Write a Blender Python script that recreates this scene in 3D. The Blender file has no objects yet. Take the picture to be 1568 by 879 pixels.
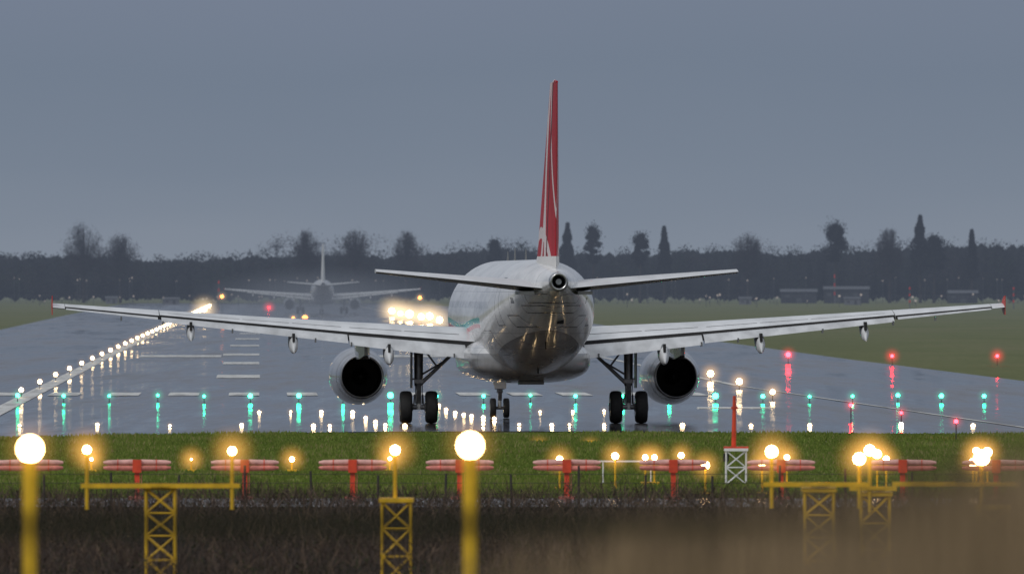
import bpy, math, random, bmesh
import numpy as np
from mathutils import Vector, Matrix
random.seed(7); rng=np.random.default_rng(7)
F=18300.0; H=5.0; HV=436.0; CU=784.0
def P(u,v,Y): return ((u-CU)/F*Y, Y, H-(v-HV)/F*Y)
def G(u,v,h=0.0):
    Y=F*(H-h)/(v-HV); return ((u-CU)/F*Y, Y, h)
scene=bpy.context.scene
# ------------------------------------------------------------------ materials
def newmat(name):
    m=bpy.data.materials.new(name); m.use_nodes=True
    nt=m.node_tree
    return m,nt,nt.nodes.get('Principled BSDF')
def mth(nt,op,a,b=None,c=None):
    n=nt.nodes.new('ShaderNodeMath'); n.operation=op
    for i,x in enumerate((a,b,c)):
        if x is None: continue
        if isinstance(x,(int,float)): n.inputs[i].default_value=x
        else: nt.links.new(x,n.inputs[i])
    return n.outputs[0]
def mix(nt,f,a,b):
    n=nt.nodes.new('ShaderNodeMix'); n.data_type='RGBA'
    for s,x in ((n.inputs[0],f),(n.inputs[6],a),(n.inputs[7],b)):
        if isinstance(x,(int,float)): s.default_value=x
        elif isinstance(x,tuple): s.default_value=(x[0],x[1],x[2],1)
        else: nt.links.new(x,s)
    return n.outputs[2]
def coords(nt,scale=(1,1,1)):
    t=nt.nodes.new('ShaderNodeTexCoord'); mp=nt.nodes.new('ShaderNodeMapping')
    mp.inputs['Scale'].default_value=scale
    nt.links.new(t.outputs['Object'],mp.inputs[0]); return mp.outputs[0]
def noise(nt,vec,scale,detail=4,rough=0.55):
    n=nt.nodes.new('ShaderNodeTexNoise'); n.inputs['Scale'].default_value=scale
    n.inputs['Detail'].default_value=detail; n.inputs['Roughness'].default_value=rough
    nt.links.new(vec,n.inputs['Vector']); return n.outputs[0]
def ramp(nt,fac,pts):
    r=nt.nodes.new('ShaderNodeValToRGB'); cr=r.color_ramp
    while len(cr.elements)<len(pts): cr.elements.new(0.5)
    for e,(p,c) in zip(cr.elements,pts):
        e.position=p; e.color=(c[0],c[1],c[2],1) if isinstance(c,tuple) else (c,c,c,1)
    nt.links.new(fac,r.inputs[0]); return r.outputs[0]
def simple(name,col,rough=0.5,metal=0.0,var=0.15,nscale=3.0,spec=0.5,coat=0,stretch=(1,1,1)):
    m,nt,b=newmat(name)
    v=coords(nt,stretch); n=noise(nt,v,nscale)
    lo=tuple(c*(1-var) for c in col); hi=tuple(min(1,c*(1+var)) for c in col)
    nt.links.new(ramp(nt,n,[(0.3,lo),(0.7,hi)]),b.inputs['Base Color'])
    b.inputs['Roughness'].default_value=rough; b.inputs['Metallic'].default_value=metal
    b.inputs['Specular IOR Level'].default_value=spec
    b.inputs['Coat Weight'].default_value=coat
    return m
def emis(name,col,s):
    m,nt,b=newmat(name); nt.nodes.remove(b)
    e=nt.nodes.new('ShaderNodeEmission'); e.inputs[0].default_value=(*col,1); e.inputs[1].default_value=s
    nt.links.new(e.outputs[0],nt.nodes['Material Output'].inputs[0]); return m
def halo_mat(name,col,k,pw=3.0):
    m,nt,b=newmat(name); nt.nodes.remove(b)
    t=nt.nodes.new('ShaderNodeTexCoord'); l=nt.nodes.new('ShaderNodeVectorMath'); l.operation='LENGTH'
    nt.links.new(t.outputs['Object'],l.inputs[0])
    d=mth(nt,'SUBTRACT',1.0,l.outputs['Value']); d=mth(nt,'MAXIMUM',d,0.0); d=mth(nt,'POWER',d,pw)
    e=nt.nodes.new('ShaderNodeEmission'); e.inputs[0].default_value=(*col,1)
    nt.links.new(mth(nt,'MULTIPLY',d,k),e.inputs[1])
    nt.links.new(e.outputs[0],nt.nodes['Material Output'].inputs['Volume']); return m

# ------------------------------------------------------------------ mesh builder
class MB:
    def __init__(s): s.v=[];s.f=[];s.m=[];s.sm=[]
    def add(s,vs,fs,mat=0,smooth=False):
        o=len(s.v); s.v+= [tuple(p) for p in vs]
        for f in fs: s.f.append(tuple(i+o for i in f)); s.m.append(mat); s.sm.append(smooth)
    def loft(s,rings,mat=0,smooth=True,cap0=True,cap1=True,closed=True,capmat=None):
        n=len(rings[0]); vs=[p for r in rings for p in r]; fs=[]
        for i in range(len(rings)-1):
            for j in range(n if closed else n-1):
                k=(j+1)%n
                fs.append((i*n+j,i*n+k,(i+1)*n+k,(i+1)*n+j))
        s.add(vs,fs,mat,smooth)
        cm=mat if capmat is None else capmat
        if cap0: s.add(rings[0],[tuple(range(n))[::-1]],cm)
        if cap1: s.add(rings[-1],[tuple(range(n))],cm)
    def tube(s,pts,rads,n=10,mat=0,smooth=True,caps=True):
        pts=[Vector(p) for p in pts]; rings=[]
        for i,p in enumerate(pts):
            d=(pts[min(i+1,len(pts)-1)]-pts[max(i-1,0)]).normalized()
            a=Vector((0,0,1)) if abs(d.z)<0.9 else Vector((1,0,0))
            x=d.cross(a).normalized(); y=d.cross(x)
            rings.append([p+(x*math.cos(t)+y*math.sin(t))*rads[i] for t in [2*math.pi*k/n for k in range(n)]])
        s.loft(rings,mat,smooth,caps,caps)
    def cyl(s,a,b,r,r2=None,n=10,mat=0): s.tube([a,b],[r,r if r2 is None else r2],n,mat)
    def box(s,c,d,mat=0,rot=None):
        vs=[Vector((x*d[0]/2,y*d[1]/2,z*d[2]/2)) for x in(-1,1) for y in(-1,1) for z in(-1,1)]
        if rot is not None: vs=[rot@v for v in vs]
        vs=[v+Vector(c) for v in vs]
        s.add(vs,[(0,1,3,2),(4,6,7,5),(0,4,5,1),(2,3,7,6),(0,2,6,4),(1,5,7,3)],mat)
    def sph(s,c,r,mat=0,n=12,m=8,sc=(1,1,1)):
        rings=[]
        for i in range(m+1):
            t=math.pi*(0.02+0.96*i/m)
            rings.append([(c[0]+r*sc[0]*math.sin(t)*math.cos(2*math.pi*k/n),c[1]+r*sc[1]*math.sin(t)*math.sin(2*math.pi*k/n),c[2]+r*sc[2]*math.cos(t)) for k in range(n)])
        s.loft(rings,mat)
    def obj(s,name,mats,parent=None,loc=None,fix=False):
        me=bpy.data.meshes.new(name); me.from_pydata(s.v,[],s.f)
        for m in mats: me.materials.append(m)
        me.polygons.foreach_set('material_index',s.m); me.polygons.foreach_set('use_smooth',s.sm)
        me.update()
        if fix:
            bm=bmesh.new(); bm.from_mesh(me); bmesh.ops.recalc_face_normals(bm,faces=bm.faces); bm.to_mesh(me); bm.free()
        o=bpy.data.objects.new(name,me); scene.collection.objects.link(o)
        if parent: o.parent=parent
        if loc: o.location=loc
        return o
def empty(name,loc=(0,0,0),rz=0):
    e=bpy.data.objects.new(name,None); e.location=loc; e.rotation_euler=(0,0,rz); scene.collection.objects.link(e); return e
def np_obj(name,verts,nper,mats,matidx=None,parent=None):
    N=len(verts)//nper
    me=bpy.data.meshes.new(name)
    me.vertices.add(len(verts)); me.vertices.foreach_set('co',np.asarray(verts,dtype=np.float32).ravel())
    me.loops.add(N*nper); me.loops.foreach_set('vertex_index',np.arange(N*nper,dtype=np.int32))
    me.polygons.add(N); me.polygons.foreach_set('loop_start',np.arange(0,N*nper,nper,dtype=np.int32))
    me.polygons.foreach_set('loop_total',np.full(N,nper,dtype=np.int32))
    for m in mats: me.materials.append(m)
    if matidx is not None: me.polygons.foreach_set('material_index',np.asarray(matidx,dtype=np.int32))
    me.update(); me.validate()
    o=bpy.data.objects.new(name,me); scene.collection.objects.link(o)
    if parent: o.parent=parent
    return o
def quads(c,size,aspect=1.0,up=0.0):
    n=len(c); a=rng.normal(size=(n,3)); 
    a[:,2]+=up*np.sign(a[:,2]); a/=np.linalg.norm(a,axis=1,keepdims=True)
    b=np.cross(a,rng.normal(size=(n,3))); b/=np.linalg.norm(b,axis=1,keepdims=True)
    s=np.asarray(size).reshape(-1,1)*np.ones((n,1))
    a=a*s; b=b*s*aspect
    return np.stack([c-a-b*0.6,c+a*0.1-b,c+a+b*0.5,c-a*0.2+b],1).reshape(-1,3)

# ------------------------------------------------------------------ world
w=bpy.data.worlds.new('World'); scene.world=w; w.use_nodes=True; nt=w.node_tree
for n in list(nt.nodes): nt.nodes.remove(n)
SUN_EL=math.radians(38); SUN_AZ=math.radians(215)
out=nt.nodes.new('ShaderNodeOutputWorld')
sky=nt.nodes.new('ShaderNodeTexSky'); sky.sky_type='NISHITA'; sky.sun_disc=False
sky.sun_elevation=SUN_EL; sky.sun_rotation=SUN_AZ; sky.air_density=1.5; sky.dust_density=3
b1=nt.nodes.new('ShaderNodeBackground'); b1.inputs[1].default_value=0.05; nt.links.new(sky.outputs[0],b1.inputs[0])
tc=nt.nodes.new('ShaderNodeTexCoord'); sep=nt.nodes.new('ShaderNodeSeparateXYZ'); nt.links.new(tc.outputs['Generated'],sep.inputs[0])
mp=nt.nodes.new('ShaderNodeMapping'); mp.inputs['Scale'].default_value=(20,20,70); nt.links.new(tc.outputs['Generated'],mp.inputs[0])
nz=noise(nt,mp.outputs[0],1.0,3,0.5)
zz=mth(nt,'ADD',sep.outputs[2],mth(nt,'MULTIPLY',mth(nt,'SUBTRACT',nz,0.5),0.010))
pz=mth(nt,'POWER',mth(nt,'MAXIMUM',zz,0.0),0.5)
col=ramp(nt,pz,[(0.0,(.30,.335,.38)),(0.055,(.27,.31,.36)),(0.10,(.205,.252,.310)),(0.135,(.170,.218,.282)),(0.165,(.190,.230,.308)),(0.5,(.34,.37,.425)),(1.0,(.80,.83,.88))])
b2=nt.nodes.new('ShaderNodeBackground'); b2.inputs[1].default_value=0.97; nt.links.new(col,b2.inputs[0])
ms=nt.nodes.new('ShaderNodeMixShader'); ms.inputs[0].default_value=0.94
nt.links.new(b1.outputs[0],ms.inputs[1]); nt.links.new(b2.outputs[0],ms.inputs[2]); nt.links.new(ms.outputs[0],out.inputs[0])
sl=bpy.data.lights.new('sun','SUN'); sl.energy=1.05; sl.angle=math.radians(15); sl.color=(1,.97,.93)
so=bpy.data.objects.new('sun',sl); scene.collection.objects.link(so)
d=Vector((math.sin(SUN_AZ)*math.cos(SUN_EL),math.cos(SUN_AZ)*math.cos(SUN_EL),math.sin(SUN_EL)))
so.rotation_euler=d.to_track_quat('Z','Y').to_euler()

# ------------------------------------------------------------------ camera
cam=bpy.data.cameras.new('camera'); co=bpy.data.objects.new('camera',cam); scene.collection.objects.link(co); scene.camera=co
co.location=(0,0,H); co.rotation_euler=(math.pi/2-3.5/F,0,0)
cam.sensor_width=36; cam.lens=F/1568*36; cam.clip_end=20000; cam.clip_start=0.5
cam.dof.use_dof=True; cam.dof.focus_distance=422; cam.dof.aperture_fstop=4.5
scene.view_settings.view_transform='Standard'; scene.view_settings.look='None'; scene.view_settings.exposure=0

# ------------------------------------------------------------------ ground
m_ground,nt,b=newmat('grass_ground')
v=coords(nt,(1,.25,1)); n1=noise(nt,v,.06,6); n2=noise(nt,v,1.3,5)
c1=ramp(nt,n1,[(.3,(.085,.102,.038)),(.5,(.115,.128,.052)),(.7,(.15,.14,.075))])
c2=ramp(nt,n2,[(.3,(.06,.070,.028)),(.7,(.14,.145,.065))])
nt.links.new(mix(nt,.45,c1,c2),b.inputs['Base Color']); b.inputs['Roughness'].default_value=.95; b.inputs['Specular IOR Level'].default_value=.1
ys=[-800,-200,0,30,36,42,48,54,60,66,80,150,300,600,1200,2500,4000,9000]
def gz(y):
    if y<=36: return 3.3
    if y>=64: return 0
    t=(y-36)/28; return 3.3*(1-(3*t*t-2*t**3))
xs=[-6000,-1500,-400,-100,-30,0,30,100,400,1500,6000]
mb=MB(); vs=[(x,y,gz(y)-0.03) for y in ys for x in xs]; nx=len(xs)
mb.add(vs,[(j*nx+i,j*nx+i+1,(j+1)*nx+i+1,(j+1)*nx+i) for j in range(len(ys)-1) for i in range(nx-1)],0,True)
mb.obj('ground',[m_ground])

m_asph,nt,b=newmat('wet_asphalt')
v=coords(nt,(.20,.010,1)); n1=noise(nt,v,1.0,5,.6); v2=coords(nt,(.9,.035,1)); n2=noise(nt,v2,1.0,4,.6)
nt.links.new(mix(nt,.4,ramp(nt,n1,[(.35,(.024,.022,.023)),(.65,(.062,.054,.052))]),ramp(nt,n2,[(.3,(.026,.024,.025)),(.7,(.065,.057,.054))])),b.inputs['Base Color'])
rr=mth(nt,'ADD',mth(nt,'MULTIPLY',ramp(nt,n1,[(.44,0.0),(.68,1.0)]),.18),mth(nt,'MULTIPLY',ramp(nt,n2,[(.44,0.0),(.70,1.0)]),.09))
nt.links.new(mth(nt,'ADD',rr,.055),b.inputs['Roughness'])
b.inputs['IOR'].default_value=1.33
near=[G(-420,677),G(0,670),G(300,664.5),G(600,660.5),G(800,660),G(1200,663),G(1568,664.5),G(2250,668)]
right=[(30.6,450),(26.6,622),(22.6,803),(17.6,1089),(10.9,1500),(-2,2200),(-27,3250)]
left=[(-105,3250),(-72.8,1947),(-56.8,1326),(-45,860),(-36,500)]
poly=[(p[0],p[1],0) for p in near]+[(x,y,0) for x,y in right]+[(x,y,0) for x,y in left]
mb=MB(); mb.add(poly,[tuple(range(len(poly)))]); mb.obj('runway',[m_asph])

m_mark,nt,b=newmat('runway_paint')
n1=noise(nt,coords(nt,(1.5,.12,1)),1.0,5,.65)
nt.links.new(ramp(nt,n1,[(.32,(.20,.195,.19)),(.55,(.50,.50,.48))]),b.inputs['Base Color']); b.inputs['Roughness'].default_value=.55
mb=MB(); Z1=.02
def quad(pts,mt=0,z=Z1): mb.add([(p[0],p[1],z) for p in pts],[(0,1,2,3)],mt)
DS=-.0214
def strip(x0,y0,x1,y1,wd): quad([(x0-wd/2,y0),(x0+wd/2,y0),(x1+wd/2,y1),(x1-wd/2,y1)])
strip(-9.9-.022*430+0,430,-9.9-.022*3100,3100,.8)
a=G(1130,591);b_=G(1600,659.5); strip(a[0],a[1],b_[0],b_[1],.20); strip(a[0],a[1]+1,a[0]-.0214*2400,a[1]+2400,.4)
for (u0,u1,v) in [(331,398,579),(341,397,558),(341,397,544.5),(352,397,530.5),(360,397,520),(367,398,511.5),(372,400,505),(377,402,499.5),(380,404,495)]:
    p=G(u0,v); q=G(u1,v); L=22; quad([(p[0],p[1]),(q[0],p[1]),(q[0]+DS*L,p[1]+L),(p[0]+DS*L,p[1]+L)])
for u in [-20,72,165,257,350,440,535,620,705,785,862,950,1040]:
    p=G(u,606); q=G(u+47,606); L=15; quad([(p[0],p[1]),(q[0],p[1]),(q[0]+DS*L,p[1]+L),(p[0]+DS*L,p[1]+L)])
for (u0,u1,v,L) in [(212,338,547,22),(560,690,547,22)]:
    p=G(u0,v); q=G(u1,v); quad([(p[0],p[1]),(q[0],p[1]),(q[0]+DS*L,p[1]+L),(p[0]+DS*L,p[1]+L)])
mb.obj('runway_markings',[m_mark])

m_track=simple('wet_track',(.20,.19,.18),.25,0,.3,.6)
mb=MB(); mb.add([(-80,269.5,0),(80,269.5,0),(80,280,0),(-80,280,0)],[(0,1,2,3)]); mb.obj('service_path',[m_track])

# far airfield haze: scattered light painted in as volume emission
mh,nt,b=newmat('painted_haze'); nt.nodes.remove(b)
ab=nt.nodes.new('ShaderNodeVolumeAbsorption'); ab.inputs[0].default_value=(0,0,0,1); SG=1.15e-4; ab.inputs[1].default_value=SG
em=nt.nodes.new('ShaderNodeEmission'); em.inputs[0].default_value=(.175,.21,.285,1); em.inputs[1].default_value=SG
ad=nt.nodes.new('ShaderNodeAddShader'); nt.links.new(ab.outputs[0],ad.inputs[0]); nt.links.new(em.outputs[0],ad.inputs[1])
nt.links.new(ad.outputs[0],nt.nodes['Material Output'].inputs['Volume'])
mb=MB(); mb.box((0,3100,200),(5000,5000,420)); mb.obj('painted_haze',[mh],fix=True)
mh2,nt,b=newmat('painted_haze_patch'); nt.nodes.remove(b)  # self-emitting haze patch added to wash out the distant aircraft
t=nt.nodes.new('ShaderNodeTexCoord'); l=nt.nodes.new('ShaderNodeVectorMath'); l.operation='LENGTH'; nt.links.new(t.outputs['Object'],l.inputs[0])
dn_=mth(nt,'POWER',mth(nt,'MAXIMUM',mth(nt,'SUBTRACT',1.0,l.outputs['Value']),0.0),1.3)
dn_=mth(nt,'MULTIPLY',dn_,.018)
ab=nt.nodes.new('ShaderNodeVolumeAbsorption'); ab.inputs[0].default_value=(0,0,0,1); nt.links.new(dn_,ab.inputs[1])
em=nt.nodes.new('ShaderNodeEmission'); em.inputs[0].default_value=(.12,.135,.165,1); nt.links.new(dn_,em.inputs[1])
ad=nt.nodes.new('ShaderNodeAddShader'); nt.links.new(ab.outputs[0],ad.inputs[0]); nt.links.new(em.outputs[0],ad.inputs[1])
nt.links.new(ad.outputs[0],nt.nodes['Material Output'].inputs['Volume'])
me=bpy.data.meshes.new('painted_haze_patch'); bm=bmesh.new(); bmesh.ops.create_icosphere(bm,subdivisions=2,radius=1.05); bm.to_mesh(me); bm.free(); me.materials.append(mh2)
o=bpy.data.objects.new('painted_haze_patch',me); scene.collection.objects.link(o); o.location=(-31.5,1960,2); o.scale=(24,85,6.5)

# ------------------------------------------------------------------ airplane
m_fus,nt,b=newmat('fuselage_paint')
t=nt.nodes.new('ShaderNodeTexCoord'); s=nt.nodes.new('ShaderNodeSeparateXYZ'); nt.links.new(t.outputs['Object'],s.inputs[0])
X,Y,Zc=s.outputs
def band(val,lo,hi): return mth(nt,'MULTIPLY',mth(nt,'GREATER_THAN',val,lo),mth(nt,'LESS_THAN',val,hi))
vv=coords(nt,(1,.3,1)); dn=noise(nt,vv,1.6,6,.6)
base=ramp(nt,dn,[(.3,(.62,.63,.63)),(.58,(.80,.80,.80))])
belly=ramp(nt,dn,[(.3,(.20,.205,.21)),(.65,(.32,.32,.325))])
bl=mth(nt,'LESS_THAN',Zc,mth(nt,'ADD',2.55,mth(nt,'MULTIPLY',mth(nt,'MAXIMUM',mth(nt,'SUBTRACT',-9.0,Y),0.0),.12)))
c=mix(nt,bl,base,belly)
# soot streaks running aft and down the tail cone
sk=noise(nt,coords(nt,(2.2,.12,1.0)),2.2,5,.65)
c=mix(nt,mth(nt,'MULTIPLY',ramp(nt,sk,[(.48,0.0),(.72,1.0)]),mth(nt,'MULTIPLY',mth(nt,'LESS_THAN',Zc,4.9),.42)),c,(.20,.19,.18))
front=mth(nt,'GREATER_THAN',Y,-7.5)
wave=mth(nt,'ADD',Zc,mth(nt,'MULTIPLY',mth(nt,'SINE',mth(nt,'MULTIPLY',Y,.25)),.12))
c=mix(nt,mth(nt,'MULTIPLY',front,band(wave,3.50,3.70)),c,(.005,.46,.48))
c=mix(nt,mth(nt,'MULTIPLY',front,band(wave,3.34,3.48)),c,(.65,.02,.05))
wy=mth(nt,'LESS_THAN',mth(nt,'ABSOLUTE',mth(nt,'SUBTRACT',mth(nt,'FRACT',mth(nt,'DIVIDE',Y,.53)),.5)),.20)
c=mix(nt,mth(nt,'MULTIPLY',mth(nt,'MULTIPLY',mth(nt,'MULTIPLY',wy,band(Zc,4.16,4.40)),band(Y,-11.5,17)),.42),c,(.03,.035,.04))
seam=mth(nt,'LESS_THAN',mth(nt,'ABSOLUTE',mth(nt,'SUBTRACT',mth(nt,'FRACT',mth(nt,'DIVIDE',Y,2.15)),.5)),.008)
c=mix(nt,mth(nt,'MULTIPLY',seam,.65),c,(.10,.10,.10))
for zz_ in (2.75,3.3,4.75):
    c=mix(nt,mth(nt,'MULTIPLY',band(Zc,zz_-.012,zz_+.012),.45),c,(.12,.12,.12))
def outline(y0,y1,z0,z1,wd):
    o=mth(nt,'MULTIPLY',band(Y,y0,y1),band(Zc,z0,z1)); i=mth(nt,'MULTIPLY',band(Y,y0+wd*1.5,y1-wd*1.5),band(Zc,z0+wd,z1-wd)); return mth(nt,'SUBTRACT',o,i)
for (y0,y1,z0,z1) in [(-14.2,-13.2,3.55,5.25),(-21.2,-18.6,4.35,4.7),(-16.6,-15.2,3.5,3.95),(-11.2,-9.0,2.5,3.4),(-19.6,-17.6,4.0,4.3)]:
    c=mix(nt,mth(nt,'MULTIPLY',outline(y0,y1,z0,z1,.045),.9),c,(.05,.05,.05))
c=mix(nt,mth(nt,'MULTIPLY',band(Y,-16.9,-16.4),band(Zc,4.35,4.55)),c,(.04,.04,.04))
nt.links.new(c,b.inputs['Base Color']); b.inputs['Roughness'].default_value=.27; b.inputs['Coat Weight'].default_value=.42; b.inputs['Coat Roughness'].default_value=.11
bp=nt.nodes.new('ShaderNodeBump'); bp.inputs['Strength'].default_value=.2; bp.inputs['Distance'].default_value=.05
nt.links.new(noise(nt,coords(nt,(1,1,1)),1.1,2),bp.inputs['Height']); nt.links.new(bp.outputs[0],b.inputs['Normal'])

m_fin,nt,b=newmat('fin_paint')
t=nt.nodes.new('ShaderNodeTexCoord'); s=nt.nodes.new('ShaderNodeSeparateXYZ'); nt.links.new(t.outputs['Object'],s.inputs[0]); X,Y,Zc=s.outputs
def ring(cy,cz,r,wd):
    dd=mth(nt,'SQRT',mth(nt,'ADD',mth(nt,'POWER',mth(nt,'SUBTRACT',Y,cy),2.0),mth(nt,'POWER',mth(nt,'SUBTRACT',Zc,cz),2.0)))
    return mth(nt,'LESS_THAN',mth(nt,'ABSOLUTE',mth(nt,'SUBTRACT',dd,r)),wd)
c=ramp(nt,noise(nt,coords(nt,(1,1,.5)),.8,4),[(.3,(.32,.006,.014)),(.7,(.48,.012,.028))])
for r_ in [(-11.5,10.2,7.2,.20),(-28.5,6.6,10.2,.24),(-17.0,2.6,4.2,.20),(-25.0,10.4,5.0,.12)]:
    c=mix(nt,ring(*r_),c,(.66,.58,.58))
ru=mth(nt,'LESS_THAN',mth(nt,'ABSOLUTE',mth(nt,'SUBTRACT',Y,mth(nt,'SUBTRACT',-18.6,mth(nt,'MULTIPLY',mth(nt,'SUBTRACT',Zc,5.8),.32)))),.12)
c=mix(nt,ru,c,(.08,.003,.006))
c=mix(nt,mth(nt,'LESS_THAN',Zc,5.98),c,(.72,.71,.70))
nt.links.new(c,b.inputs['Base Color']); b.inputs['Roughness'].default_value=.45; b.inputs['Specular IOR Level'].default_value=.3
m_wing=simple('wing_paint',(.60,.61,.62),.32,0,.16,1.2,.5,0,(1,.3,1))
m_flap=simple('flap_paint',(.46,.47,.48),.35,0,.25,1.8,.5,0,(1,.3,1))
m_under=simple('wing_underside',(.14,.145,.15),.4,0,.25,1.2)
m_dark=simple('shade_and_dark_parts',(.015,.015,.016),.7)  # near-black: shade painted into flap gaps and bores, also joints and dark fittings
m_metal=simple('engine_metal',(.45,.45,.46),.28,.9,.25,4)
m_nac=simple('nacelle_paint',(.38,.39,.41),.27,.25,.25,2,.5,.5,0 and 0 or (1,.3,1))
m_tire=simple('tyre_rubber',(.018,.018,.019),.75,0,.3,6)
m_strut=simple('strut_steel',(.22,.22,.23),.35,.5,.3,6)
m_white=simple('white_paint',(.75,.75,.74),.35)
m_redp=simple('red_paint',(.55,.03,.02),.4)
m_nav=emis('nav_red',(1,.12,.05),6)

def hermite(st,n):
    st=sorted(st,key=lambda a:-a[0]); A=np.array(st,float); ys=A[:,0]
    res=[]
    sl=np.zeros_like(A)
    for i in range(len(A)):
        a=max(0,i-1);b2=min(len(A)-1,i+1); sl[i]=(A[b2]-A[a])/(A[b2,0]-A[a,0])
        if 0<i<len(A)-1:
            d0=(A[i]-A[i-1])/(ys[i]-ys[i-1]); d1=(A[i+1]-A[i])/(ys[i+1]-ys[i]); sl[i]=np.where(d0*d1<=0,0,sl[i])
    for i in range(len(A)-1):
        k=max(1,int(n)); hh=ys[i+1]-ys[i]
        for j in range(k):
            t=j/k; h00=2*t**3-3*t*t+1;h10=t**3-2*t*t+t;h01=-2*t**3+3*t*t;h11=t**3-t*t
            r=h00*A[i]+h10*hh*sl[i]+h01*A[i+1]+h11*hh*sl[i+1]; r[0]=ys[i]+t*hh; res.append(r)
    res.append(A[-1]); return res
plane=empty('airplane',(.42,431.6,0),math.radians(3.0))
st=[(22,.04,3.36,3.28),(21.7,.5,3.75,2.85),(21,.95,4.3,2.4),(20,1.4,4.85,2.1),(19,1.7,5.4,1.9),(17.5,1.9,5.8,1.78),(16,1.975,5.89,1.75),(5,1.975,5.89,1.75),(-6,1.975,5.89,1.76),(-8,1.97,5.89,1.86),(-11,1.9,5.88,2.22),(-14,1.66,5.84,2.85),(-17,1.26,5.76,3.6),(-19.5,.84,5.64,4.2),(-21.3,.5,5.50,4.62),(-22.4,.34,5.43,4.77)]
mb=MB(); rings=[]
for y,hw,zt,zb in hermite(st,8):
    rings.append([(hw*math.sin(a),y,(zt+zb)/2+(zt-zb)/2*math.cos(a)) for a in [2*math.pi*k/64 for k in range(64)]])
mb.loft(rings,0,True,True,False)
def rg(y,r,zc=5.1,n=32,x=0): return [(x+r*math.sin(2*math.pi*k/n),y,zc+r*math.cos(2*math.pi*k/n)) for k in range(n)]
mb.loft([rg(-22.38,.345),rg(-22.75,.31),rg(-22.78,.24),rg(-22.3,.22),rg(-22.0,.21)],1,True,False,False)
mb.loft([rg(-22.0,.215),rg(-22.01,.01)],2,True,False,False)
mb.loft([rg(-22.5,.10),rg(-22.1,.12)],1,True,True,False)
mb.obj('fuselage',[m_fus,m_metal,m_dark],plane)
mb=MB(); rings=[]
for y,hw,zt,zb in hermite([(9.5,.6,2.6,1.9),(8.2,1.6,2.9,1.66),(6,2.15,3.1,1.5),(2,2.25,3.15,1.45),(-3,2.22,3.1,1.48),(-5.5,1.9,3.0,1.6),(-7.6,.8,2.7,1.86)],6):
    rings.append([(hw*math.copysign(abs(math.sin(a))**.75,math.sin(a)),y,(zt+zb)/2+(zt-zb)/2*math.copysign(abs(math.cos(a))**.75,math.cos(a))) for a in [2*math.pi*k/48 for k in range(48)]])
mb.loft(rings,0); 
mb.box((0,-9.5,1.98),(.05,.5,.22),1); mb.box((.0,-4.9,1.5),(.9,.6,.12),2); mb.box((0,-14.5,2.9),(.05,.35,.3),1); mb.box((.35,-17.3,3.72),(.22,.3,.16),1)
mb.obj('belly_fairing',[m_fus,m_dark,m_under],plane)

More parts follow.
